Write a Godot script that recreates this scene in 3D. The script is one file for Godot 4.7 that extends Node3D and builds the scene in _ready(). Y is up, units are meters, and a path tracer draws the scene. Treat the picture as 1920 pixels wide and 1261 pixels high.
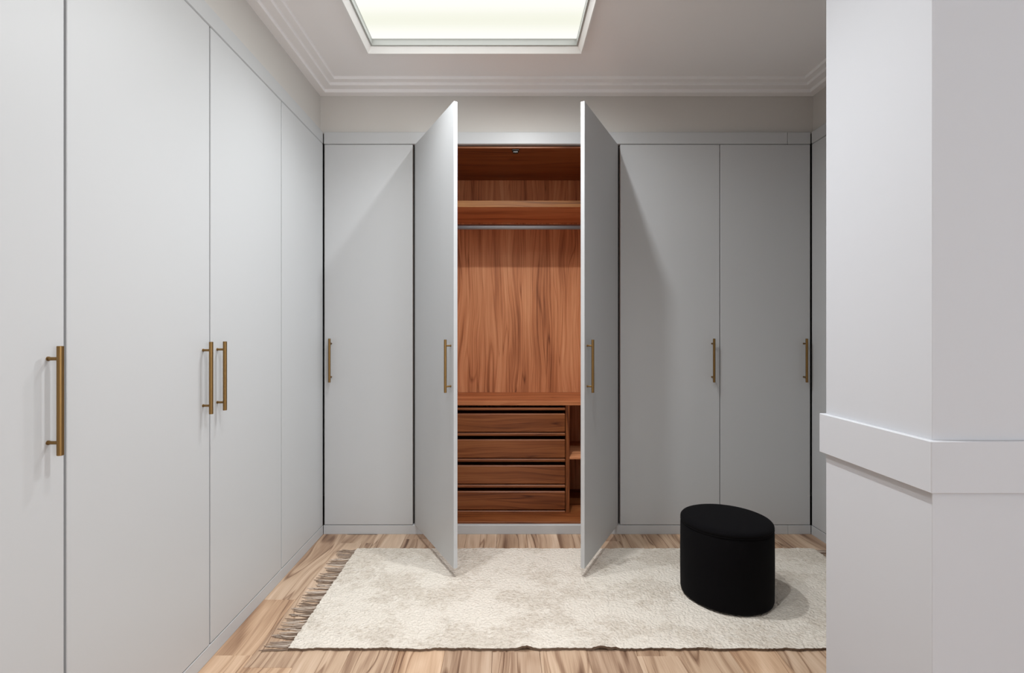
extends Node3D
# Dressing room: camera stands at x = 0, looking along -z. Plan depth Z means z = -Z.
const EYE := 1.294
const HC := 2.894            # ceiling height
const ZB := 3.0625           # plane of the back doors
const XL := -1.170           # plane of the left doors
const XR := 1.979            # plane of the right doors
const DOOR_Y0 := 0.062
const DOOR_Y1 := 2.512
const BAND_Y1 := 2.595
const DT := 0.022            # door thickness
const LX0 := -0.745          # ceiling light opening
const LX1 := 0.410
const LZ0 := 0.95
const LZ1 := 2.645
const WZ0 := 0.7             # added unseen window for fill light, behind the viewer (z, y)
const WZ1 := 2.6
const WY0 := 0.5
const WY1 := 2.4

var rng := RandomNumberGenerator.new()
var used := {}
var M := {}

# ---------------------------------------------------------------- helpers
func numbered(called: String) -> String:
	var n: int = used.get(called, 0)
	used[called] = n + 1
	return called if n == 0 else "%s_%03d" % [called, n]

func mb() -> SurfaceTool:
	var st := SurfaceTool.new()
	st.begin(Mesh.PRIMITIVE_TRIANGLES)
	return st

func tri(st: SurfaceTool, a: Vector3, b: Vector3, c: Vector3, out: Vector3, uva := Vector2.ZERO, uvb := Vector2.ZERO, uvc := Vector2.ZERO):
	var n := (b - a).cross(c - a)
	if n.length() < 1e-12:
		return
	n = n.normalized()
	if n.dot(out) > 0.0:      # clockwise seen from outside
		var t := b; b = c; c = t
		var u := uvb; uvb = uvc; uvc = u
	else:
		n = -n
	st.set_normal(n); st.set_uv(uva); st.add_vertex(a)
	st.set_normal(n); st.set_uv(uvb); st.add_vertex(b)
	st.set_normal(n); st.set_uv(uvc); st.add_vertex(c)

func guv(p: Vector3, n: Vector3, grain: int, off: Vector2) -> Vector2:
	# v runs along the grain axis, u across it, in metres
	var along := p[grain]
	var rest := [0, 1, 2]
	rest.erase(grain)
	var a := n.abs()
	var across: int = rest[0] if a[rest[1]] > a[rest[0]] else rest[1]
	if a[grain] > 0.8:
		return Vector2(p[rest[0]], p[rest[1]] * 0.2) + off
	return Vector2(p[across], along) + off

func face(st: SurfaceTool, pts: Array, out: Vector3, grain: int, off: Vector2):
	var nn := out.normalized()
	for i in range(1, pts.size() - 1):
		tri(st, pts[0], pts[i], pts[i + 1], nn, guv(pts[0], nn, grain, off), guv(pts[i], nn, grain, off), guv(pts[i + 1], nn, grain, off))

func box(st: SurfaceTool, lo: Vector3, hi: Vector3, bev := 0.0015, grain := 1, off := Vector2.ZERO):
	var c := (lo + hi) / 2.0
	var h := (hi - lo) / 2.0
	bev = minf(bev, minf(h.x, minf(h.y, h.z)) * 0.9)
	var i := h - Vector3.ONE * bev
	for ax in 3:
		var b := (ax + 1) % 3
		var d := (ax + 2) % 3
		for s in [-1.0, 1.0]:
			var pts := []
			for q in [[-1, -1], [1, -1], [1, 1], [-1, 1]]:
				var p := Vector3.ZERO
				p[ax] = s * h[ax]; p[b] = q[0] * i[b]; p[d] = q[1] * i[d]
				pts.append(c + p)
			var n := Vector3.ZERO
			n[ax] = s
			face(st, pts, n, grain, off)
		if bev <= 0.0:
			continue
		for s in [-1.0, 1.0]:
			for t in [-1.0, 1.0]:
				var pts2 := []
				for q in [[0, -1], [0, 1], [1, 1], [1, -1]]:
					var p2 := Vector3.ZERO
					p2[ax] = q[1] * i[ax]
					p2[b] = s * (h[b] if q[0] == 0 else i[b])
					p2[d] = t * (i[d] if q[0] == 0 else h[d])
					pts2.append(c + p2)
				var n2 := Vector3.ZERO
				n2[b] = s; n2[d] = t
				face(st, pts2, n2, grain, off)
	if bev > 0.0:
		for sx in [-1.0, 1.0]:
			for sy in [-1.0, 1.0]:
				for sz in [-1.0, 1.0]:
					var sg := Vector3(sx, sy, sz)
					face(st, [c + sg * Vector3(h.x, i.y, i.z), c + sg * Vector3(i.x, h.y, i.z), c + sg * Vector3(i.x, i.y, h.z)], sg, grain, off)

func tube(st: SurfaceTool, pts: Array, radii: Array, sides := 12, cap := true):
	# a smooth tube through pts
	var rings := []
	var nrm := []
	for k in pts.size():
		var a: Vector3 = pts[maxi(k - 1, 0)]
		var b: Vector3 = pts[mini(k + 1, pts.size() - 1)]
		var t := (b - a).normalized()
		var up := Vector3.UP if absf(t.y) < 0.9 else Vector3.RIGHT
		var u := t.cross(up).normalized()
		var v := t.cross(u).normalized()
		var r := []
		var nn := []
		for s in sides:
			var an := TAU * s / sides
			var d := u * cos(an) + v * sin(an)
			nn.append(d)
			r.append(pts[k] + d * radii[k])
		rings.append(r); nrm.append(nn)
	for k in pts.size() - 1:
		for s in sides:
			var s2 := (s + 1) % sides
			var q := [[rings[k][s], nrm[k][s]], [rings[k][s2], nrm[k][s2]], [rings[k + 1][s2], nrm[k + 1][s2]], [rings[k + 1][s], nrm[k + 1][s]]]
			var out: Vector3 = nrm[k][s] + nrm[k][s2]
			var flip: bool = (q[1][0] - q[0][0]).cross(q[2][0] - q[0][0]).dot(out) > 0
			for idx in ([0, 2, 1, 0, 3, 2] if flip else [0, 1, 2, 0, 2, 3]):
				st.set_normal(q[idx][1]); st.set_uv(Vector2.ZERO); st.add_vertex(q[idx][0])
	if cap:
		for e in [0, pts.size() - 1]:
			var dirv: Vector3 = (pts[0] - pts[1]) if e == 0 else (pts[e] - pts[e - 1])
			for s in sides:
				tri(st, pts[e], rings[e][s], rings[e][(s + 1) % sides], dirv)

func obj(called: String, st: SurfaceTool, mat: Material, parent: Node = null) -> MeshInstance3D:
	var o := MeshInstance3D.new()
	o.mesh = st.commit()
	o.mesh.surface_set_material(0, mat)
	if parent == null:
		o.name = numbered(called)
		add_child(o, true)
	else:
		o.name = called
		parent.add_child(o, true)
	o.cast_shadow = GeometryInstance3D.SHADOW_CASTING_SETTING_ON
	return o

func struct(called: String, st: SurfaceTool, mat: Material, label: String, category: String) -> MeshInstance3D:
	var o := obj(called, st, mat)
	o.set_meta("kind", "structure")
	o.set_meta("label", label)
	o.set_meta("category", category)
	return o

func thing(called: String, label: String, category: String, at := Vector3.ZERO, turn := 0.0, group := "") -> Node3D:
	var o := Node3D.new()
	o.name = numbered(called)
	add_child(o, true)
	o.position = at
	o.rotation.y = turn
	o.set_meta("label", label)
	o.set_meta("category", category)
	if group:
		o.set_meta("group", group)
	return o

# ---------------------------------------------------------------- materials
func srgb(r: int, g: int, b: int) -> Color:
	return Color(r / 255.0, g / 255.0, b / 255.0)

func paint(c: Color, rough: float, spec := 0.5) -> StandardMaterial3D:
	var m := StandardMaterial3D.new()
	m.albedo_color = c
	m.roughness = rough
	m.metallic_specular = spec
	return m

func noise(s: int, octaves := 3) -> FastNoiseLite:
	var n := FastNoiseLite.new()
	n.seed = s
	n.noise_type = FastNoiseLite.TYPE_SIMPLEX_SMOOTH
	n.frequency = 1.0
	n.fractal_type = FastNoiseLite.FRACTAL_FBM
	n.fractal_octaves = octaves
	return n

func ramp(cols: Array, t: float) -> Color:
	t = clampf(t, 0.0, 0.9999) * (cols.size() - 1)
	var k := int(t)
	return cols[k].lerp(cols[k + 1], t - k)

func wood_texture(w: int, h: int, mx: float, my: float, s: int, cols: Array, figure: float, streak: float, fq := 1.0) -> ImageTexture:
	# w x h pixels cover mx metres across the grain and my metres along it
	var wide := noise(s, 2)
	var warp := noise(s + 1, 2)
	var fine := noise(s + 2, 3)
	var fibre := noise(s + 3, 2)
	var vein := noise(s + 4, 2)
	var data := PackedByteArray()
	data.resize(w * h * 3)
	var at := 0
	for j in h:
		var y := my * j / h
		for i in w:
			var x := mx * i / w
			var wv := warp.get_noise_2d(x * 4.0, y * 0.9)
			var xx := x + 0.035 * wv / fq
			var t := 0.52 + 0.34 * wide.get_noise_2d(xx * 7.0, y * 0.55)
			t += figure * sin(xx * 150.0 * fq + 7.0 * wv) * 0.5 * (0.5 + 0.5 * wide.get_noise_2d(x * 3.0 + 9.0, y * 0.8))
			t += 0.30 * fine.get_noise_2d(xx * 48.0 * fq, y * 0.8)
			t += 0.12 * fibre.get_noise_2d(x * 190.0, y * 4.5)
			var v := absf(vein.get_noise_2d(xx * 9.0 + 3.0, y * 0.5))
			t -= streak * maxf(0.0, 1.0 - v * 14.0)
			var c := ramp(cols, t)
			data[at] = int(clampf(c.r, 0, 1) * 255.0)
			data[at + 1] = int(clampf(c.g, 0, 1) * 255.0)
			data[at + 2] = int(clampf(c.b, 0, 1) * 255.0)
			at += 3
	var im := Image.create_from_data(w, h, false, Image.FORMAT_RGB8, data)
	im.generate_mipmaps()
	return ImageTexture.create_from_image(im)

func wood_material(tex: Texture2D, mx: float, my: float, rough: float, tint := Color.WHITE) -> StandardMaterial3D:
	var m := StandardMaterial3D.new()
	m.albedo_texture = tex
	m.albedo_color = tint
	m.roughness = rough
	m.metallic_specular = 0.4
	m.uv1_scale = Vector3(1.0 / mx, 1.0 / my, 1.0)
	return m

func rug_texture() -> ImageTexture:
	var w := 1400
	var h := 440
	var a := noise(71, 4)
	var b := noise(72, 3)
	var c := noise(73, 2)
	var d := noise(74, 3)
	var data := PackedByteArray()
	data.resize(w * h * 3)
	var at := 0
	var light := srgb(226, 217, 205)
	var dark := srgb(186, 173, 158)
	for j in h:
		for i in w:
			var x := 2.74 * i / w
			var y := 0.85 * j / h
			var big := a.get_noise_2d(x * 2.6, y * 3.4)
			var t := smoothstep(-0.25, 0.45, big + 0.5 * b.get_noise_2d(x * 13.0, y * 16.0)) * 0.34
			t += maxf(0.0, d.get_noise_2d(x * 30.0, y * 42.0)) * 0.70 * smoothstep(-0.2, 0.35, big + 0.2)
			t += 0.22 * c.get_noise_2d(x * 130.0, y * 150.0)
			var col := light.lerp(dark, clampf(t, 0.0, 1.0))
			data[at] = int(col.r * 255.0); data[at + 1] = int(col.g * 255.0); data[at + 2] = int(col.b * 255.0)
			at += 3
	var im := Image.create_from_data(w, h, false, Image.FORMAT_RGB8, data)
	im.generate_mipmaps()
	return ImageTexture.create_from_image(im)

func noise_normal(freq: float, strength: float, s: int, w := 512, h := 512) -> NoiseTexture2D:
	var n := FastNoiseLite.new()
	n.seed = s
	n.frequency = freq
	n.fractal_octaves = 3
	var t := NoiseTexture2D.new()
	t.width = w
	t.height = h
	t.seamless = w == h
	t.as_normal_map = true
	t.bump_strength = strength
	t.noise = n
	return t

func make_materials():
	M.door = paint(srgb(193, 194, 195), 0.42, 0.45)
	M.carcass = paint(srgb(52, 52, 50), 0.8)  # darkened in colour to stand for shade in the gaps between doors
	M.wall = paint(srgb(208, 204, 199), 0.9, 0.3)
	M.bright = paint(srgb(240, 240, 240), 0.85, 0.3)  # lighter than the other walls so the unseen wall bounces more light
	M.white = paint(srgb(197, 198, 202), 0.75, 0.35)
	M.ceiling = paint(srgb(249, 247, 247), 0.95, 0.2)
	M.lining = paint(srgb(176, 178, 174), 0.6)
	M.frame = paint(srgb(250, 250, 248), 0.5)
	M.sub = paint(srgb(90, 72, 55), 0.9)
	var fc := [srgb(112, 84, 66), srgb(154, 124, 101), srgb(190, 161, 135), srgb(209, 182, 157), srgb(224, 202, 180)]
	M.floor_tex = wood_texture(1024, 900, 1.6, 1.3, 11, fc, 0.16, 0.42, 0.5)
	M.planks = []
	for t in [Color(1, 1, 1), Color(0.96, 0.95, 0.94), Color(0.93, 0.92, 0.92), Color(1.0, 0.97, 0.94)]:
		var pm := wood_material(M.floor_tex, 1.6, 1.3, 0.45, t)
		M.planks.append(pm)
	var wc := [srgb(116, 68, 44), srgb(174, 110, 72), srgb(208, 140, 96), srgb(222, 158, 114), srgb(232, 174, 130)]
	M.walnut_tex = wood_texture(900, 900, 1.4, 2.6, 31, wc, 0.07, 0.22)
	M.walnut = wood_material(M.walnut_tex, 1.4, 2.6, 0.5)
	M.walnut_shaded = wood_material(M.walnut_tex, 1.4, 2.6, 0.42, srgb(168, 148, 124))  # same walnut, shade put into the tint for drawers, top and base
	M.walnut_top = wood_material(M.walnut_tex, 1.4, 2.6, 0.5, srgb(218, 200, 184))  # same walnut with milder shade put into the tint, for the worktop
	M.edge_band = wood_material(M.walnut_tex, 1.4, 2.6, 0.5, srgb(190, 190, 158))
	M.brass = paint(srgb(138, 108, 66), 0.42)
	M.brass.metallic = 0.9
	M.steel = paint(srgb(150, 150, 155), 0.3)
	M.steel.metallic = 0.9
	M.black_metal = paint(srgb(45, 42, 40), 0.35)
	M.black_metal.metallic = 0.6
	M.rug = paint(Color.WHITE, 1.0, 0.1)
	M.rug.albedo_texture = rug_texture()
	M.rug.normal_enabled = true
	M.rug.normal_texture = noise_normal(0.11, 7.0, 5, 1400, 460)
	M.rug.normal_scale = 0.6
	M.rug_edge = paint(srgb(120, 104, 90), 1.0, 0.1)
	M.tassels = [paint(srgb(166, 149, 135), 1.0, 0.1), paint(srgb(132, 114, 100), 1.0, 0.1), paint(srgb(202, 187, 173), 1.0, 0.1)]  # darker tones put the shade between strands into the colour
	M.velvet = paint(srgb(12, 11, 13), 0.95, 0.2)
	M.velvet.rim_enabled = true
	M.velvet.rim = 0.1
	M.velvet.rim_tint = 0.5
	M.velvet.normal_enabled = true
	M.velvet.normal_texture = noise_normal(0.15, 3.0, 9)
	M.velvet.normal_scale = 0.15
	M.velvet.uv1_triplanar = true
	M.velvet.uv1_scale = Vector3.ONE * 4.0

func glow(energy: float, c: Color) -> StandardMaterial3D:
	var m := StandardMaterial3D.new()
	m.albedo_color = srgb(235, 235, 230)
	m.emission_enabled = true
	m.emission = c
	m.emission_energy_multiplier = energy
	return m

# ---------------------------------------------------------------- light fittings
func light_panel(label: String, x0: float, x1: float, z0: float, z1: float, energy: float, show: float, tint: Color, spots: Array):
	var cx := (x0 + x1) / 2.0
	var cz := (z0 + z1) / 2.0
	var t := thing("ceiling_light", label, "ceiling light", Vector3(cx, HC, -cz))
	var hx := (x1 - x0) / 2.0
	var hz := (z1 - z0) / 2.0
	var st := mb()
	var fw := 0.026
	# trim ring on the ceiling face and the lining of the recess
	# sloping frame profile (distance outside the opening, height), mitred in the corners
	var fp := [[0.0, 0.002], [0.001, -0.003], [fw - 0.006, -0.030], [fw, -0.028], [fw + 0.002, 0.0]]
	for k in fp.size() - 1:
		var qa := [Vector3(-hx - fp[k][0], fp[k][1], -hz - fp[k][0]), Vector3(hx + fp[k][0], fp[k][1], -hz - fp[k][0]), Vector3(hx + fp[k][0], fp[k][1], hz + fp[k][0]), Vector3(-hx - fp[k][0], fp[k][1], hz + fp[k][0])]
		var g: Array = fp[k + 1]
		var qb := [Vector3(-hx - g[0], g[1], -hz - g[0]), Vector3(hx + g[0], g[1], -hz - g[0]), Vector3(hx + g[0], g[1], hz + g[0]), Vector3(-hx - g[0], g[1], hz + g[0])]
		for i in 4:
			var i2 := (i + 1) % 4
			var inw: Vector3 = -(qa[i] + qa[i2]).normalized()
			inw.y = 0.0
			var outv := (Vector3.DOWN + inw * 0.6) if k < 3 else (Vector3.DOWN * 0.1 - inw)
			face(st, [qa[i], qa[i2], qb[i2], qb[i]], outv, 0, Vector2.ZERO)
	obj("frame", st, M.frame, t)
	st = mb()
	for s in [-1.0, 1.0]:
		box(st, Vector3(-hx, 0.0, s * hz - (0.01 if s > 0 else 0.0)), Vector3(hx, 0.05, s * hz + (0.0 if s > 0 else 0.01)), 0.0)
		box(st, Vector3(s * hx - (0.01 if s > 0 else 0.0), 0.0, -hz + 0.01), Vector3(s * hx + (0.0 if s > 0 else 0.01), 0.05, hz - 0.01), 0.0)
	obj("recess_lining", st, M.lining, t)
	# diffuser sheet: tubes behind it run across, so brightness ripples along z
	var im := Image.create(4, 256, false, Image.FORMAT_RGB8)
	for j in 256:
		var zz := (j + 0.5) / 256.0 * 2.0 * hz
		var r := 0.5 + 0.5 * cos(TAU * (zz - 0.02) / 0.28)
		var c := Color(1.0, 1.0, 0.975).lerp(Color(0.955, 0.96, 0.90), 1.0 - r)
		for i in 4:
			im.set_pixel(i, j, c)
	var gm := glow(show, Color.WHITE)
	gm.albedo_color = srgb(70, 70, 68)
	gm.emission_texture = ImageTexture.create_from_image(im)
	gm.emission_operator = BaseMaterial3D.EMISSION_OP_MULTIPLY
	st = mb()
	var y0 := 0.036
	var q := [Vector3(-hx + 0.01, y0, -hz + 0.01), Vector3(hx - 0.01, y0, -hz + 0.01), Vector3(hx - 0.01, y0, hz - 0.01), Vector3(-hx + 0.01, y0, hz - 0.01)]
	var uv := [Vector2(0, 0), Vector2(1, 0), Vector2(1, 1), Vector2(0, 1)]
	tri(st, q[0], q[1], q[2], Vector3.DOWN, uv[0], uv[1], uv[2])
	tri(st, q[0], q[2], q[3], Vector3.DOWN, uv[0], uv[2], uv[3])
	box(st, q[0] + Vector3(0, 0.002, 0), q[2] + Vector3(0, 0.008, 0), 0.0)
	obj("light_diffuser", st, gm, t)
	var al := AreaLight3D.new()
	al.name = "panel_light"
	al.area_size = Vector2(2 * hx - 0.04, 2 * hz - 0.04)
	al.light_energy = energy
	al.light_color = tint
	al.area_range = 14.0
	al.area_attenuation = 2.0
	al.shadow_enabled = true
	t.add_child(al, true)
	al.position = Vector3(0, y0 - 0.004, 0)
	al.rotation.x = -PI / 2
	for p in spots:
		st = mb()
		tube(st, [Vector3(p.x - cx, y0 - 0.001, cz - p.y), Vector3(p.x - cx, y0 - 0.008, cz - p.y)], [0.022, 0.020], 24)
		obj("spot_lamp", st, glow(1.5, tint), t)
		var sl := SpotLight3D.new()
		sl.name = "spot_light"
		sl.light_energy = p.z
		sl.light_color = tint
		sl.light_size = 0.02
		sl.spot_range = 12.0
		sl.spot_attenuation = 2.0
		sl.spot_angle = 84.0 if p.x > 0.0 and p.y > 2.0 else 64.0
		sl.spot_angle_attenuation = 1.0
		sl.shadow_enabled = true
		t.add_child(sl, true)
		sl.position = Vector3(p.x - cx, y0 - 0.014, cz - p.y)
		sl.rotation.x = -PI / 2

func added_window_light(tint: Color, energy: float):  # made-up window: glowing panes and an area light added as fill
	var st := mb()
	for f in [WZ0, (WZ0 + WZ1) / 2.0 - 0.025, WZ1 - 0.05]:
		box(st, Vector3(2.70, WY0, f), Vector3(2.76, WY1, f + 0.05), 0.004)
	for f in [WY0, WY1 - 0.05]:
		box(st, Vector3(2.70, f, WZ0 + 0.05), Vector3(2.76, f + 0.05, WZ1 - 0.05), 0.0)
	var w := struct("window_1", st, M.frame, "added frosted window behind the viewer for fill light", "window")
	for k in 2:
		var za := WZ0 + 0.05 if k == 0 else (WZ0 + WZ1) / 2.0 + 0.025
		var zb := (WZ0 + WZ1) / 2.0 - 0.025 if k == 0 else WZ1 - 0.05
		st = mb()
		box(st, Vector3(2.725, WY0 + 0.05, za), Vector3(2.731, WY1 - 0.05, zb), 0.0)
		obj("added_window_pane", st, glow(1.5, tint), w)
	var al := AreaLight3D.new()
	al.name = "added_window_fill"
	al.area_size = Vector2(WZ1 - WZ0 - 0.1, WY1 - WY0 - 0.1)
	al.light_energy = energy
	al.light_color = tint
	al.area_range = 14.0
	al.area_attenuation = 2.0
	al.shadow_enabled = true
	w.add_child(al, true)
	al.position = Vector3(2.695, (WY0 + WY1) / 2.0, (WZ0 + WZ1) / 2.0)
	al.rotation.y = PI / 2

# ---------------------------------------------------------------- wardrobes
func handle_mesh(st: SurfaceTool, at: Vector3, away := 1.0):
	# bar pull 0.28 long standing 32 mm off the face, at = centre on the face
	var r := 0.0075
	var c := at + Vector3(0, 0, 0.032 * away)
	tube(st, [c + Vector3(0, -0.14, 0), c + Vector3(0, -0.139, 0), c + Vector3(0, 0.139, 0), c + Vector3(0, 0.14, 0)], [r * 0.85, r, r, r * 0.85], 16)
	for s in [-1.0, 1.0]:
		var p := at + Vector3(0, s * 0.1075, 0)
		tube(st, [p, p + Vector3(0, 0, 0.003 * away), p + Vector3(0, 0, 0.0031 * away), p + Vector3(0, 0, 0.03 * away)], [0.0058, 0.0058, 0.0045, 0.0045], 12)

const HANDLE_Y := 1.122

func door_part(root: Node3D, x0: float, x1: float, handle_x: float, hinge_left: bool, open_deg := 0.0) -> Node3D:
	# the door's own node sits on its hinge edge, on the front face
	var w := x1 - x0
	var st := mb()
	if hinge_left:
		box(st, Vector3(0, DOOR_Y0, -DT), Vector3(w, DOOR_Y1, 0), 0.0015)
	else:
		box(st, Vector3(-w, DOOR_Y0, -DT), Vector3(0, DOOR_Y1, 0), 0.0015)
	var d := obj("door", st, M.door, root)
	d.position = Vector3(x0 if hinge_left else x1, 0, 0)
	d.rotation_degrees.y = -open_deg if hinge_left else open_deg
	if handle_x > -9.0:
		var hs := mb()
		handle_mesh(hs, Vector3(handle_x - (x0 if hinge_left else x1), HANDLE_Y, 0))
		var hn := obj("handle", hs, M.brass, d)
		hn.set_meta("label", "brass bar handle")
	return d

func carcass(root: Node3D, x0: float, x1: float, depth: float):
	var st := mb()
	var f := -DT - 0.003
	var t := 0.018
	box(st, Vector3(x0, DOOR_Y0, -depth), Vector3(x0 + t, DOOR_Y1, f), 0.001)
	box(st, Vector3(x1 - t, DOOR_Y0, -depth), Vector3(x1, DOOR_Y1, f), 0.001)
	box(st, Vector3(x0 + t, DOOR_Y0, -depth), Vector3(x1 - t, DOOR_Y0 + t, f), 0.001)
	box(st, Vector3(x0 + t, DOOR_Y1 - t, -depth), Vector3(x1 - t, DOOR_Y1, f), 0.001)
	box(st, Vector3(x0 + t, DOOR_Y0 + t, -depth), Vector3(x1 - t, DOOR_Y1 - t, -depth + 0.008), 0.0)
	obj("body", st, M.carcass, root)

func back_x(px: float) -> float:
	return (px - 946.0) * 0.003441

func open_wardrobe():
	var x0 := back_x(776.5)
	var x1 := back_x(1160.0)
	var w := x1 - x0
	var root := thing("open_wardrobe", "open double wardrobe with walnut interior and two grey doors swung outward", "wardrobe", Vector3(x0, 0, -ZB))
	var f := -DT - 0.002
	var zb := -0.6725
	var t := 0.018
	var yb := EYE - 1.2235        # top of the base panel
	var yt := EYE + 1.2045        # underside of the top panel
	for s in [0, 1]:
		var st := mb()
		var a := 0.002 if s == 0 else w - t - 0.002
		box(st, Vector3(a, DOOR_Y0, zb), Vector3(a + t, DOOR_Y1, f), 0.001, 1, Vector2(0.3 + s * 0.4, 0))
		obj("side_panel", st, M.walnut, root)
	var ix0 := t + 0.002
	var ix1 := w - t - 0.002
	var st2 := mb()
	box(st2, Vector3(ix0, yb - 0.012, zb), Vector3(ix1, yb, f), 0.001, 0, Vector2(0.2, 0.1))
	obj("base_panel", st2, M.walnut_shaded, root)
	st2 = mb()
	box(st2, Vector3(ix0, yt, zb), Vector3(ix1, DOOR_Y1, f), 0.001, 0, Vector2(0.6, 0.3))
	obj("top_panel", st2, M.walnut_shaded, root)
	st2 = mb()
	box(st2, Vector3(ix0, yb, zb - 0.008), Vector3(ix1, yt, zb), 0.0, 1, Vector2(0.05, 0.0))
	obj("back_panel", st2, M.walnut, root)
	# thick shelf over the rail
	var sz := -(3.262 - ZB)
	st2 = mb()
	box(st2, Vector3(ix0, EYE + 0.8687, zb), Vector3(ix1, EYE + 0.9126, sz - 0.002), 0.001, 0, Vector2(0.4, 0.5))
	var shelf := obj("shelf", st2, M.walnut, root)
	st2 = mb()
	box(st2, Vector3(ix0, EYE + 0.8687, sz - 0.002), Vector3(ix1, EYE + 0.9126, sz), 0.0008, 0, Vector2(0.1, 0.5))
	var eb := obj("edge_band", st2, M.edge_band, shelf)
	eb.set_meta("label", "lighter wood edge strip")
	# oval hanging rail with end sockets
	st2 = mb()
	var ry := EYE + 0.774
	var rz := -(3.45 - ZB)
	var n := 20
	for k in n:
		var a0 := TAU * k / n
		var a1 := TAU * (k + 1) / n
		var p0 := Vector3(0, 0.019 * sin(a0), 0.008 * cos(a0))
		var p1 := Vector3(0, 0.019 * sin(a1), 0.008 * cos(a1))
		var n0 := Vector3(0, sin(a0) / 0.017, cos(a0) / 0.008).normalized()
		var n1 := Vector3(0, sin(a1) / 0.017, cos(a1) / 0.008).normalized()
		var ca := Vector3(ix0 + 0.001, ry, rz)
		var cb := Vector3(ix1 - 0.001, ry, rz)
		var q := [[ca + p0, n0], [cb + p0, n0], [cb + p1, n1], [ca + p1, n1]]
		var fl: bool = (q[1][0] - q[0][0]).cross(q[2][0] - q[0][0]).dot(n0) > 0
		for idx in ([0, 2, 1, 0, 3, 2] if fl else [0, 1, 2, 0, 2, 3]):
			st2.set_normal(q[idx][1]); st2.set_uv(Vector2.ZERO); st2.add_vertex(q[idx][0])
	var rail := obj("hanging_rail", st2, M.steel, root)
	rail.set_meta("label", "dark metal clothes rail")
	for s in [0, 1]:
		st2 = mb()
		var a := ix0 if s == 0 else ix1 - 0.006
		box(st2, Vector3(a, ry - 0.022, rz - 0.012), Vector3(a + 0.006, ry + 0.022, rz + 0.012), 0.002)
		obj("rail_socket", st2, M.steel, rail)
	# door catch under the top panel
	st2 = mb()
	var kx := back_x(967.0) - x0
	box(st2, Vector3(kx - 0.024, yt - 0.010, f - 0.040), Vector3(kx + 0.024, yt, f - 0.012), 0.003)
	box(st2, Vector3(kx - 0.018, yt - 0.024, f - 0.034), Vector3(kx + 0.018, yt - 0.010, f - 0.016), 0.004)
	var catch_part := obj("door_catch", st2, M.black_metal, root)
	catch_part.set_meta("label", "small dark metal door catch")
	# worktop over the drawer chest
	var cz := -(3.235 - ZB)
	var ct := EYE - 0.4616
	st2 = mb()
	box(st2, Vector3(ix0, ct - 0.028, zb), Vector3(ix1, ct, cz), 0.0015, 0, Vector2(0.75, 0.0))
	obj("worktop", st2, M.walnut_top, root)
	var px := 0.003635
	var dx1 := (1061.0 - 946.0) * px - x0     # right edge of the drawers
	st2 = mb()
	box(st2, Vector3(dx1, yb, zb), Vector3(dx1 + 0.025, ct - 0.028, cz - 0.002), 0.001, 1, Vector2(0.9, 0.0))
	obj("divider", st2, M.walnut_shaded, root)
	# small shelf in the slot beside the drawers
	st2 = mb()
	box(st2, Vector3(dx1 + 0.025, EYE - 0.857, zb), Vector3(ix1, EYE - 0.843, cz - 0.004), 0.001, 0, Vector2(0.33, 0.4))
	obj("slot_shelf", st2, M.walnut, root)
	# four drawers: face board above a set-back finger pull rail
	for k in 4:
		var y_top := EYE - (775.5 + 48.6 * k - 625.0) * px
		var y_bot := EYE - (810.0 + 48.6 * k - 625.0) * px
		st2 = mb()
		var o := Vector2(0.11 + 0.23 * k, 0.17 * k)
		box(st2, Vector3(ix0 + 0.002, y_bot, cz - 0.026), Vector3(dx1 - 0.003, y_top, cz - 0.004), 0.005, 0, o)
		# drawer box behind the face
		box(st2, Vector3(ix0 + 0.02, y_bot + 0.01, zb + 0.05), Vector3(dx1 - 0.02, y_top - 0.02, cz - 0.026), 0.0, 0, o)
		var dr := obj("drawer", st2, M.walnut_shaded, root)
		st2 = mb()
		box(st2, Vector3(ix0 + 0.002, y_bot - 0.026, cz - 0.040), Vector3(dx1 - 0.003, y_bot - 0.0065, cz - 0.003), 0.004, 0, o)
		box(st2, Vector3(ix0 + 0.002, y_bot - 0.0075, cz - 0.040), Vector3(dx1 - 0.003, y_bot + 0.004, cz - 0.026), 0.0, 0, o)
		obj("pull_rail", st2, M.walnut_shaded, dr)
	st2 = mb()
	box(st2, Vector3(ix0 + 0.002, EYE - (769.0 - 625.0) * px, cz - 0.034), Vector3(dx1 - 0.003, EYE - (764.5 - 625.0) * px, cz - 0.007), 0.0025, 0, Vector2(0.5, 0.9))
	obj("top_rail", st2, M.walnut_shaded, root)
	# the two leaves
	var hw := w / 2.0 - 0.004
	var dl := door_part(root, 0.004, 0.004 + hw, 0.004 + hw - 0.038, true, 61.5)
	dl.set_meta("label", "open left door with brass handle, brightly lit")
	var dr2 := door_part(root, w - 0.004 - hw, w - 0.004, w - 0.004 - hw + 0.038, false, 61.5)
	dr2.set_meta("label", "open right door with brass handle, in shade")

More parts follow.
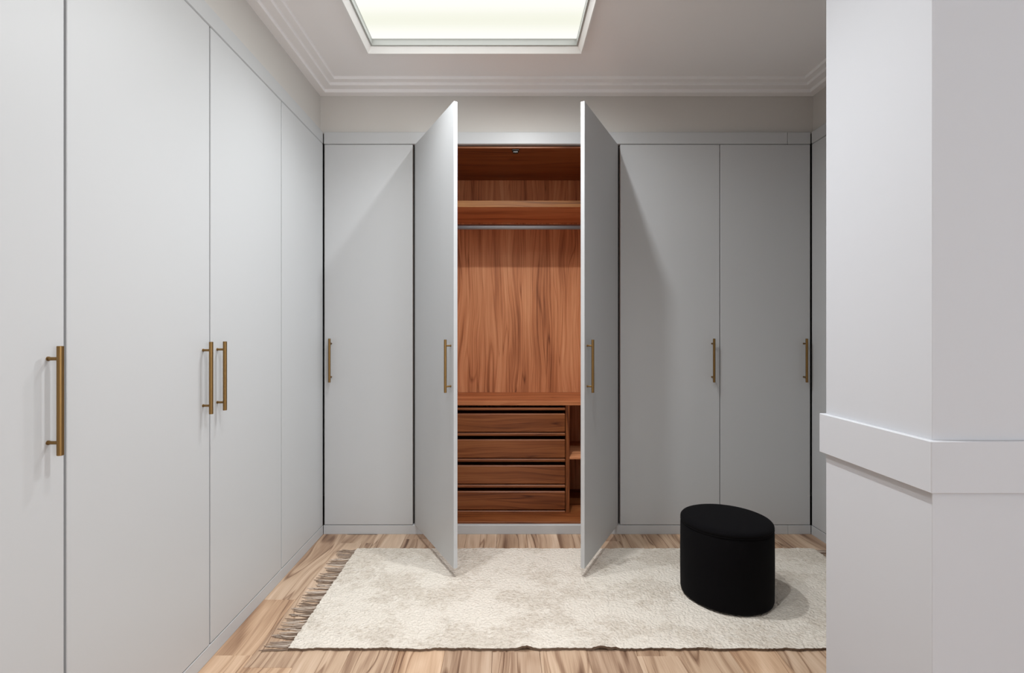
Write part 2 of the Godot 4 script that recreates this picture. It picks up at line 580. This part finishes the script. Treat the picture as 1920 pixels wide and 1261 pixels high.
# ---------------------------------------------------------------- rug and pouffe
func make_rug():
	var xa := -0.882
	var xb := 1.845
	var za := 1.935
	var zb := 2.835
	var root := thing("rug", "cream low pile rug with worn mottled pattern and fringed ends on wood floor", "rug", Vector3((xa + xb) / 2.0, 0, -(za + zb) / 2.0))
	var nx := 300
	var nz := 90
	var hx := (xb - xa) / 2.0
	var hz := (zb - za) / 2.0
	var nh := noise(91, 3)
	var nf := noise(92, 2)
	var ne := noise(93, 3)
	var verts := []
	for j in nz + 1:
		var row := []
		for i in nx + 1:
			var u := float(i) / nx
			var v := float(j) / nz
			var x := lerpf(-hx, hx, u)
			var z := lerpf(-hz, hz, v)
			# uneven tufted edges
			if j == 0 or j == nz:
				z += 0.006 * ne.get_noise_2d(x * 6.0, z * 3.0) + 0.004 * nf.get_noise_2d(x * 60.0, z)
			if i == 0 or i == nx:
				x += 0.005 * nf.get_noise_2d(z * 40.0, x * 9.0)
			var y := 0.0125 + 0.0022 * nh.get_noise_2d(x * 9.0, z * 9.0) + 0.0016 * nf.get_noise_2d(x * 70.0, z * 70.0)
			# soft crease running across near the middle, and two lifted spots on the front edge
			var cxr := 0.44 - 0.10 * (v - 0.5)
			y += 0.004 * exp(-pow((x - (cxr - 0.42)) / 0.012, 2.0)) * smoothstep(0.25, 0.6, v)
			if v > 0.85:
				y += 0.010 * (v - 0.85) / 0.15 * (exp(-pow((x + 0.40) / 0.030, 2.0)) + exp(-pow((x + 0.087) / 0.032, 2.0)))
			row.append(Vector3(x, y, z))
		verts.append(row)
	var st := mb()
	for j in nz + 1:
		for i in nx + 1:
			st.set_uv(Vector2(float(i) / nx, float(j) / nz))
			st.set_smooth_group(0)
			st.add_vertex(verts[j][i])
	for j in nz:
		for i in nx:
			var a := j * (nx + 1) + i
			var b := a + 1
			var c := a + nx + 1
			var d := c + 1
			for k in [a, b, d, a, d, c]:
				st.add_index(k)
	st.generate_normals()
	st.generate_tangents()
	obj("pile", st, M.rug, root)
	# woven backing: the dark edge under the pile
	st = mb()
	var inset := 0.003
	for j in [0, nz]:
		for i in nx:
			var p: Vector3 = verts[j][i]
			var q: Vector3 = verts[j][i + 1]
			var s := 1.0 if j == nz else -1.0
			var p0 := Vector3(p.x, p.y - 0.011 if p.y > 0.017 else 0.0005, p.z - s * inset)
			var q0 := Vector3(q.x, q.y - 0.011 if q.y > 0.017 else 0.0005, q.z - s * inset)
			face(st, [p, q, q0, p0], Vector3(0, 0, s), 0, Vector2.ZERO)
	for i in [0, nx]:
		for j in nz:
			var p: Vector3 = verts[j][i]
			var q: Vector3 = verts[j + 1][i]
			var s := 1.0 if i == nx else -1.0
			face(st, [p, q, Vector3(q.x - s * inset, 0.0005, q.z), Vector3(p.x - s * inset, 0.0005, p.z)], Vector3(s, 0, 0), 0, Vector2.ZERO)
	obj("backing", st, M.rug_edge, root)
	# fringe: each tassel a few knotted strands lying on the floor
	for s in [-1.0, 1.0]:
		for k in 74:
			st = mb()
			var z0 := -hz + 0.008 + (2.0 * hz - 0.016) * k / 73.0 + rng.randf_range(-0.003, 0.003)
			var ln := rng.randf_range(0.085, 0.125)
			var skew := rng.randf_range(-0.022, 0.022)
			for strand in 2:
				var pts := []
				var rad := []
				var ph := rng.randf() * TAU
				for m in 9:
					var u := m / 8.0
					var spread := (strand - 0.5) * (0.002 + 0.007 * u)
					pts.append(Vector3(s * (hx - 0.004 + ln * u * (1.0 - 0.12 * strand)), 0.0075 - 0.0045 * minf(1.0, u * 4.0), z0 + skew * u + spread + 0.0035 * sin(ph + u * 7.0) * u))
					rad.append(0.0020 * (1.0 - 0.4 * u))
				tube(st, pts, rad, 6)
			obj("tassel", st, M.tassels[rng.randi() % 3], root)

func ellipse_ring(a: float, b: float, inset: float, y: float, n: int) -> Array:
	var r := []
	for k in n:
		var an := TAU * k / n
		r.append(Vector3((a - inset) * cos(an), y, (b - inset) * sin(an)))
	return r

func loft(st: SurfaceTool, rings: Array, centre_top: bool):
	# smooth normals through generate_normals
	var n: int = rings[0].size()
	for r in rings:
		for p in r:
			st.set_smooth_group(0)
			st.set_uv(Vector2(p.x, p.z))
			st.add_vertex(p)
	for k in rings.size() - 1:
		for i in n:
			var a := k * n + i
			var b := k * n + (i + 1) % n
			var c := a + n
			var d := b + n
			for q in [a, b, d, a, d, c]:
				st.add_index(q)
	if centre_top:
		var base := (rings.size() - 1) * n
		var y: float = rings[-1][0].y
		st.set_smooth_group(0)
		st.set_uv(Vector2.ZERO)
		st.add_vertex(Vector3(0, y + 0.001, 0))
		var ci := rings.size() * n
		for i in n:
			for q in [base + i, base + (i + 1) % n, ci]:
				st.add_index(q)
	st.generate_normals()

func make_pouffe(cx: float, cz: float, a: float, b: float, turn: float, h: float):
	var root := thing("pouffe", "black velvet oval pouffe standing on the cream rug", "pouffe", Vector3(cx, 0.0175, -cz), turn)
	var n := 96
	var seam := h - 0.028
	var rings := []
	for p in [[0.012, 0.0], [0.003, 0.004], [0.0, 0.014], [-0.001, h * 0.3], [-0.001, h * 0.6], [0.0, seam - 0.014], [0.003, seam - 0.005], [0.008, seam]]:
		rings.append(ellipse_ring(a, b, p[0], p[1], n))
	var st := mb()
	loft(st, rings, false)
	obj("body", st, M.velvet, root)
	rings = []
	for p in [[0.008, seam], [0.002, seam + 0.003], [0.0, seam + 0.010], [0.001, seam + 0.017], [0.006, seam + 0.023], [0.014, seam + 0.0265], [0.03, h], [0.07, h + 0.003], [0.12, h + 0.005]]:
		rings.append(ellipse_ring(a, b, p[0], p[1], n))
	st = mb()
	loft(st, rings, true)
	obj("seat_cushion", st, M.velvet, root)
	st = mb()
	var pts := ellipse_ring(a, b, 0.003, seam, n)
	pts.append(pts[0])
	var rad := []
	for k in pts.size():
		rad.append(0.0032)
	tube(st, pts, rad, 8, false)
	obj("piping", st, M.velvet, root)

# ---------------------------------------------------------------- setting
func cornice(called: String, path_fn: Callable, label: String):
	# stepped profile (offset from the wall, height)
	var prof := [[0.0, HC - 0.055], [0.048, HC - 0.055], [0.050, HC - 0.053], [0.050, HC - 0.035], [0.098, HC - 0.035], [0.100, HC - 0.033], [0.100, HC - 0.018], [0.138, HC - 0.018], [0.140, HC - 0.016], [0.140, HC + 0.001]]
	var st := mb()
	for k in prof.size() - 1:
		var a: Array = path_fn.call(prof[k][0])
		var b: Array = path_fn.call(prof[k + 1][0])
		for i in a.size() - 1:
			var q := [Vector3(a[i].x, prof[k][1], -a[i].y), Vector3(a[i + 1].x, prof[k][1], -a[i + 1].y), Vector3(b[i + 1].x, prof[k + 1][1], -b[i + 1].y), Vector3(b[i].x, prof[k + 1][1], -b[i].y)]
			var into: Array = path_fn.call(0.3)
			var dirv := Vector3(into[i].x + into[i + 1].x - a[i].x - a[i + 1].x, 0, -(into[i].y + into[i + 1].y - a[i].y - a[i + 1].y)).normalized()
			face(st, q, dirv * 0.8 + Vector3.DOWN, 0, Vector2.ZERO)
	struct(called, st, M.ceiling, label, "cornice")

func make_setting():
	# floor boards run away from the camera
	var st := mb()
	box(st, Vector3(-1.9, -0.15, -3.9), Vector3(2.9, -0.0125, 3.1), 0.0)
	var fl := struct("floor", st, M.sub, "light oak plank floor with grey brown grain", "floor")
	var pw := 0.193
	for r in range(-1, 21):
		var xa := -1.208 + r * pw
		var zj := 2.31 - fposmod(r * 0.47 + 0.0, 1.22)
		while zj < 3.06:
			zj += 1.22
		var z1 := zj
		while z1 > -3.0:
			var z0 := z1 - 1.22
			var hi_z := minf(z1, 3.10)
			var lo_z := maxf(z0, -3.0)
			if hi_z - lo_z > 0.02 and not (xa > XR + 0.1 and lo_z > 1.3):
				st = mb()
				var o := Vector2(rng.randf_range(0.0, 1.35) - xa, rng.randf() + 0.3)
				box(st, Vector3(xa + 0.0003, -0.0125, -hi_z + 0.0003), Vector3(xa + pw - 0.0003, 0.0, -lo_z - 0.0003), 0.0011, 2, o)
				obj("plank", st, M.planks[rng.randi() % 4], fl)
			z1 = z0
	# ceiling slab with the two light openings
	st = mb()
	var y0 := HC
	var y1 := HC + 0.2
	box(st, Vector3(-1.9, y0, -3.9), Vector3(LX0, y1, 3.1), 0.0)
	box(st, Vector3(LX1, y0, -3.9), Vector3(2.9, y1, 3.1), 0.0)
	box(st, Vector3(LX0, y0, -3.9), Vector3(LX1, y1, -LZ1), 0.0)
	box(st, Vector3(LX0, y0, -LZ0), Vector3(LX1, y1, 3.1), 0.0)
	box(st, Vector3(LX0, y0 + 0.06, -LZ1), Vector3(LX1, y1, -LZ0), 0.0)
	struct("ceiling", st, M.ceiling, "plain pale ceiling with stepped cornice round its edge", "ceiling")
	# walls: a full wall behind the wardrobes and a bulkhead above them
	st = mb()
	box(st, Vector3(-1.9, 0, -3.9), Vector3(-1.80, HC, 3.1), 0.0)
	box(st, Vector3(-1.80, BAND_Y1, -3.78), Vector3(XL - 0.03, HC, -0.644), 0.0)
	box(st, Vector3(-1.80, 0, -0.638), Vector3(XL, HC, 3.0), 0.0)
	struct("wall_left", st, M.wall, "pale wall above the left wardrobe doors", "wall")
	st = mb()
	box(st, Vector3(-1.80, 0, -3.9), Vector3(2.9, HC, -3.78), 0.0)
	box(st, Vector3(XL - 0.03, BAND_Y1, -3.78), Vector3(XR + 0.03, HC, -ZB - 0.03), 0.0)
	struct("wall_back", st, M.wall, "greige wall strip above the back wardrobe doors", "wall")
	st = mb()
	box(st, Vector3(2.65, 0, -3.78), Vector3(2.9, HC, WZ0), 0.0)
	box(st, Vector3(2.65, 0, WZ1), Vector3(2.9, HC, 3.1), 0.0)
	box(st, Vector3(2.65, 0, WZ0), Vector3(2.9, WY0, WZ1), 0.0)
	box(st, Vector3(2.65, WY1, WZ0), Vector3(2.9, HC, WZ1), 0.0)
	box(st, Vector3(XR + 0.03, BAND_Y1, -3.78), Vector3(2.65, HC, -1.463), 0.0)
	struct("wall_right", st, M.wall, "wall above the right hand wardrobe door in the far corner", "wall")
	st = mb()
	box(st, Vector3(0.991, 0, -1.463), Vector3(2.65, HC, -1.1), 0.001)
	struct("wall_near", st, M.white, "white partition wall end in the right foreground", "wall")
	st = mb()
	box(st, Vector3(-1.80, 0, 3.0), Vector3(2.65, HC, 3.1), 0.0)
	struct("wall_front", st, M.bright, "white wall behind the viewer", "wall")
	# flat rail round the partition
	st = mb()
	box(st, Vector3(0.978, EYE - 0.367, -1.4755), Vector3(2.65, EYE - 0.247, -1.0875), 0.0018)
	struct("trim_1", st, M.white, "flat white dado rail wrapped round the partition wall end", "trim")
	# cornices, mitred in the corners
	var xl := XL - 0.03
	var xr := XR + 0.03
	var zb := ZB + 0.03
	cornice("trim_2", func(d): return [Vector2(xl + d, zb - d), Vector2(xr - d, zb - d)], "stepped cornice along the back wall")
	cornice("trim_3", func(d): return [Vector2(xl + d, 0.66), Vector2(xl + d, zb - d)], "stepped cornice along the left wall")
	cornice("trim_4", func(d): return [Vector2(xr - d, 1.463), Vector2(xr - d, zb - d)], "stepped cornice along the right wall")
	# fascia boards over the doors and plinths under them
	var g := 0.002
	var xs := back_x(1477.5)
	st = mb()
	box(st, Vector3(XL + g, DOOR_Y1 + 0.004, -ZB - 0.034), Vector3(xs - g * 0.5, BAND_Y1, -ZB), 0.004)
	struct("trim_5", st, M.door, "long grey fascia board above the back doors", "fascia")
	st = mb()
	box(st, Vector3(xs + g * 0.5, DOOR_Y1 + 0.004, -ZB - 0.034), Vector3(XR - g, BAND_Y1, -ZB), 0.004)
	struct("trim_6", st, M.door, "short grey fascia piece at the right end of the back doors", "fascia")
	st = mb()
	box(st, Vector3(XL - 0.034, DOOR_Y1 + 0.004, -ZB), Vector3(XL, BAND_Y1, -0.644), 0.004)
	struct("trim_7", st, M.door, "grey fascia board above the left doors", "fascia")
	st = mb()
	box(st, Vector3(XR, DOOR_Y1 + 0.004, -ZB), Vector3(XR + 0.034, BAND_Y1, -1.465), 0.004)
	struct("trim_8", st, M.door, "grey fascia board above the right door", "fascia")
	st = mb()
	box(st, Vector3(XL + g, 0, -ZB - 0.05), Vector3(xs - g * 0.5, DOOR_Y0 - 0.004, -ZB), 0.0015)
	struct("baseboard_back", st, M.door, "long grey plinth under the back doors", "plinth")
	st = mb()
	box(st, Vector3(xs + g * 0.5, 0, -ZB - 0.05), Vector3(XR - g, DOOR_Y0 - 0.004, -ZB), 0.0015)
	struct("baseboard_corner", st, M.door, "short grey plinth piece at the right end of the back doors", "plinth")
	st = mb()
	box(st, Vector3(XL - 0.05, 0, -ZB), Vector3(XL, DOOR_Y0 - 0.004, -0.644), 0.0015)
	struct("baseboard_left", st, M.door, "grey plinth under the left doors", "plinth")
	st = mb()
	box(st, Vector3(XR, 0, -ZB), Vector3(XR + 0.05, DOOR_Y0 - 0.004, -1.465), 0.0015)
	struct("baseboard_right", st, M.door, "grey plinth under the right door", "plinth")

func make_wardrobes():
	var gap := 0.004
	# left run, seen along its doors; local x runs away from the camera
	var s0 := 0.644
	var s1 := 1.265
	var s2 := 1.886
	var s3 := 2.491
	var g := "closed grey wardrobes"
	var w := thing("wardrobe", "pale grey wardrobe door nearest the camera at the left edge, with the largest handle", "wardrobe", Vector3(XL, 0, -s0), PI / 2, g)
	carcass(w, 0, s1 - s0, 0.6)
	door_part(w, gap, s1 - s0 - gap, 1.216 - s0, true)
	w = thing("wardrobe", "pale grey double wardrobe in the left run, with a pair of handles side by side", "wardrobe", Vector3(XL, 0, -s1), PI / 2, g)
	carcass(w, 0, s3 - s1, 0.6)
	door_part(w, gap, s2 - s1 - gap, 1.841 - s1, true)
	door_part(w, s2 - s1 + gap, s3 - s1 - gap, 1.932 - s1, false)
	var st := mb()
	var f := thing("corner_panel", "blank grey panel without handle in the far left corner", "panel", Vector3(XL, 0, -s3), PI / 2)
	box(st, Vector3(gap, DOOR_Y0, -DT), Vector3(ZB - s3 - 0.007, DOOR_Y1, 0), 0.0015)
	obj("front_panel", st, M.door, f)
	st = mb()
	box(st, Vector3(0.004, DOOR_Y0, -DT - 0.03), Vector3(ZB - s3 - 0.01, DOOR_Y1, -DT), 0.0)
	obj("batten", st, M.carcass, f)
	# back run
	var x0 := back_x(607.0)
	var x1 := back_x(775.5)
	w = thing("wardrobe", "narrow pale grey wardrobe left of the open one, its handle beside the corner", "wardrobe", Vector3(x0, 0, -ZB), 0, g)
	carcass(w, 0.0, x1 - x0, 0.66)
	door_part(w, 0.004, x1 - x0 - 0.006, back_x(621.0) - x0, false)
	open_wardrobe()
	x0 = back_x(1161.5)
	x1 = back_x(1350.0)
	w = thing("wardrobe", "grey wardrobe right of the open one, its door crossed by a diagonal shadow", "wardrobe", Vector3(x0, 0, -ZB), 0, g)
	carcass(w, 0.0, x1 - x0, 0.66)
	door_part(w, 0.006, x1 - x0 - 0.0025, back_x(1335.0) - x0, true)
	x0 = x1
	x1 = XR - 0.002
	w = thing("wardrobe", "grey wardrobe behind the pouffe in the far right corner", "wardrobe", Vector3(x0, 0, -ZB), 0, g)
	carcass(w, 0.0, x1 - x0, 0.66)
	door_part(w, 0.0025, x1 - x0 - 0.005, back_x(1507.0) - x0, true)
	# right run, mostly hidden behind the partition; local x runs towards the camera
	f = thing("corner_panel", "blank grey panel on the right wall beside the partition", "panel", Vector3(XR, 0, -ZB), -PI / 2)
	st = mb()
	box(st, Vector3(0.006, DOOR_Y0, -DT), Vector3(0.57, DOOR_Y1, 0), 0.0015)
	obj("front_panel", st, M.door, f)
	st = mb()
	box(st, Vector3(0.01, DOOR_Y0, -DT - 0.03), Vector3(0.565, DOOR_Y1, -DT), 0.0)
	obj("batten", st, M.carcass, f)
	w = thing("wardrobe", "grey wardrobe on the right wall hidden behind the partition", "wardrobe", Vector3(XR, 0, -(ZB - 0.572)), -PI / 2, g)
	carcass(w, 0.0, 1.02, 0.6)
	door_part(w, gap, 0.51 - gap, 0.46, true)
	door_part(w, 0.51 + gap, 1.02 - gap, 0.56, false)

func _ready():
	rng.seed = 4242
	# camera: level lens shifted so that the vanishing point sits at (946, 625) of 1920 x 1261
	var cam := Camera3D.new()
	cam.name = "camera"
	var near := 0.05
	cam.set_frustum(near * 1261.0 / 890.0, Vector2(14.0, -5.5) * near / 890.0, near, 60.0)
	add_child(cam, true)
	cam.position = Vector3(0, EYE, 0)
	cam.current = true
	var we := WorldEnvironment.new()
	we.name = "environment"
	var e := Environment.new()
	e.background_mode = Environment.BG_COLOR
	e.background_color = Color(0.5, 0.55, 0.6)
	e.tonemap_mode = Environment.TONE_MAPPER_LINEAR
	e.tonemap_exposure = 1.06
	e.sdfgi_enabled = true
	e.ssao_enabled = true
	e.ssil_enabled = true
	we.environment = e
	add_child(we, true)
	make_materials()
	# the luminous ceiling panel of the dressing room, with four small spots in it
	light_panel("recessed rectangular luminous ceiling panel with white frame above the rug", LX0, LX1, LZ0, LZ1, 0.72, 0.94, Color(0.975, 0.99, 1.0), [Vector3(-0.42, 1.25, 0.9), Vector3(0.15, 1.25, 2.1), Vector3(-0.48, 2.22, 1.3), Vector3(0.15, 2.25, 2.2)])
	# made-up frosted window in the unseen right wall, added for fill light
	added_window_light(Color(0.95, 0.975, 1.0), 5.6)
	make_setting()
	make_wardrobes()
	make_rug()
	make_pouffe(1.09, 2.338, 0.211, 0.199, -0.16, 0.374)
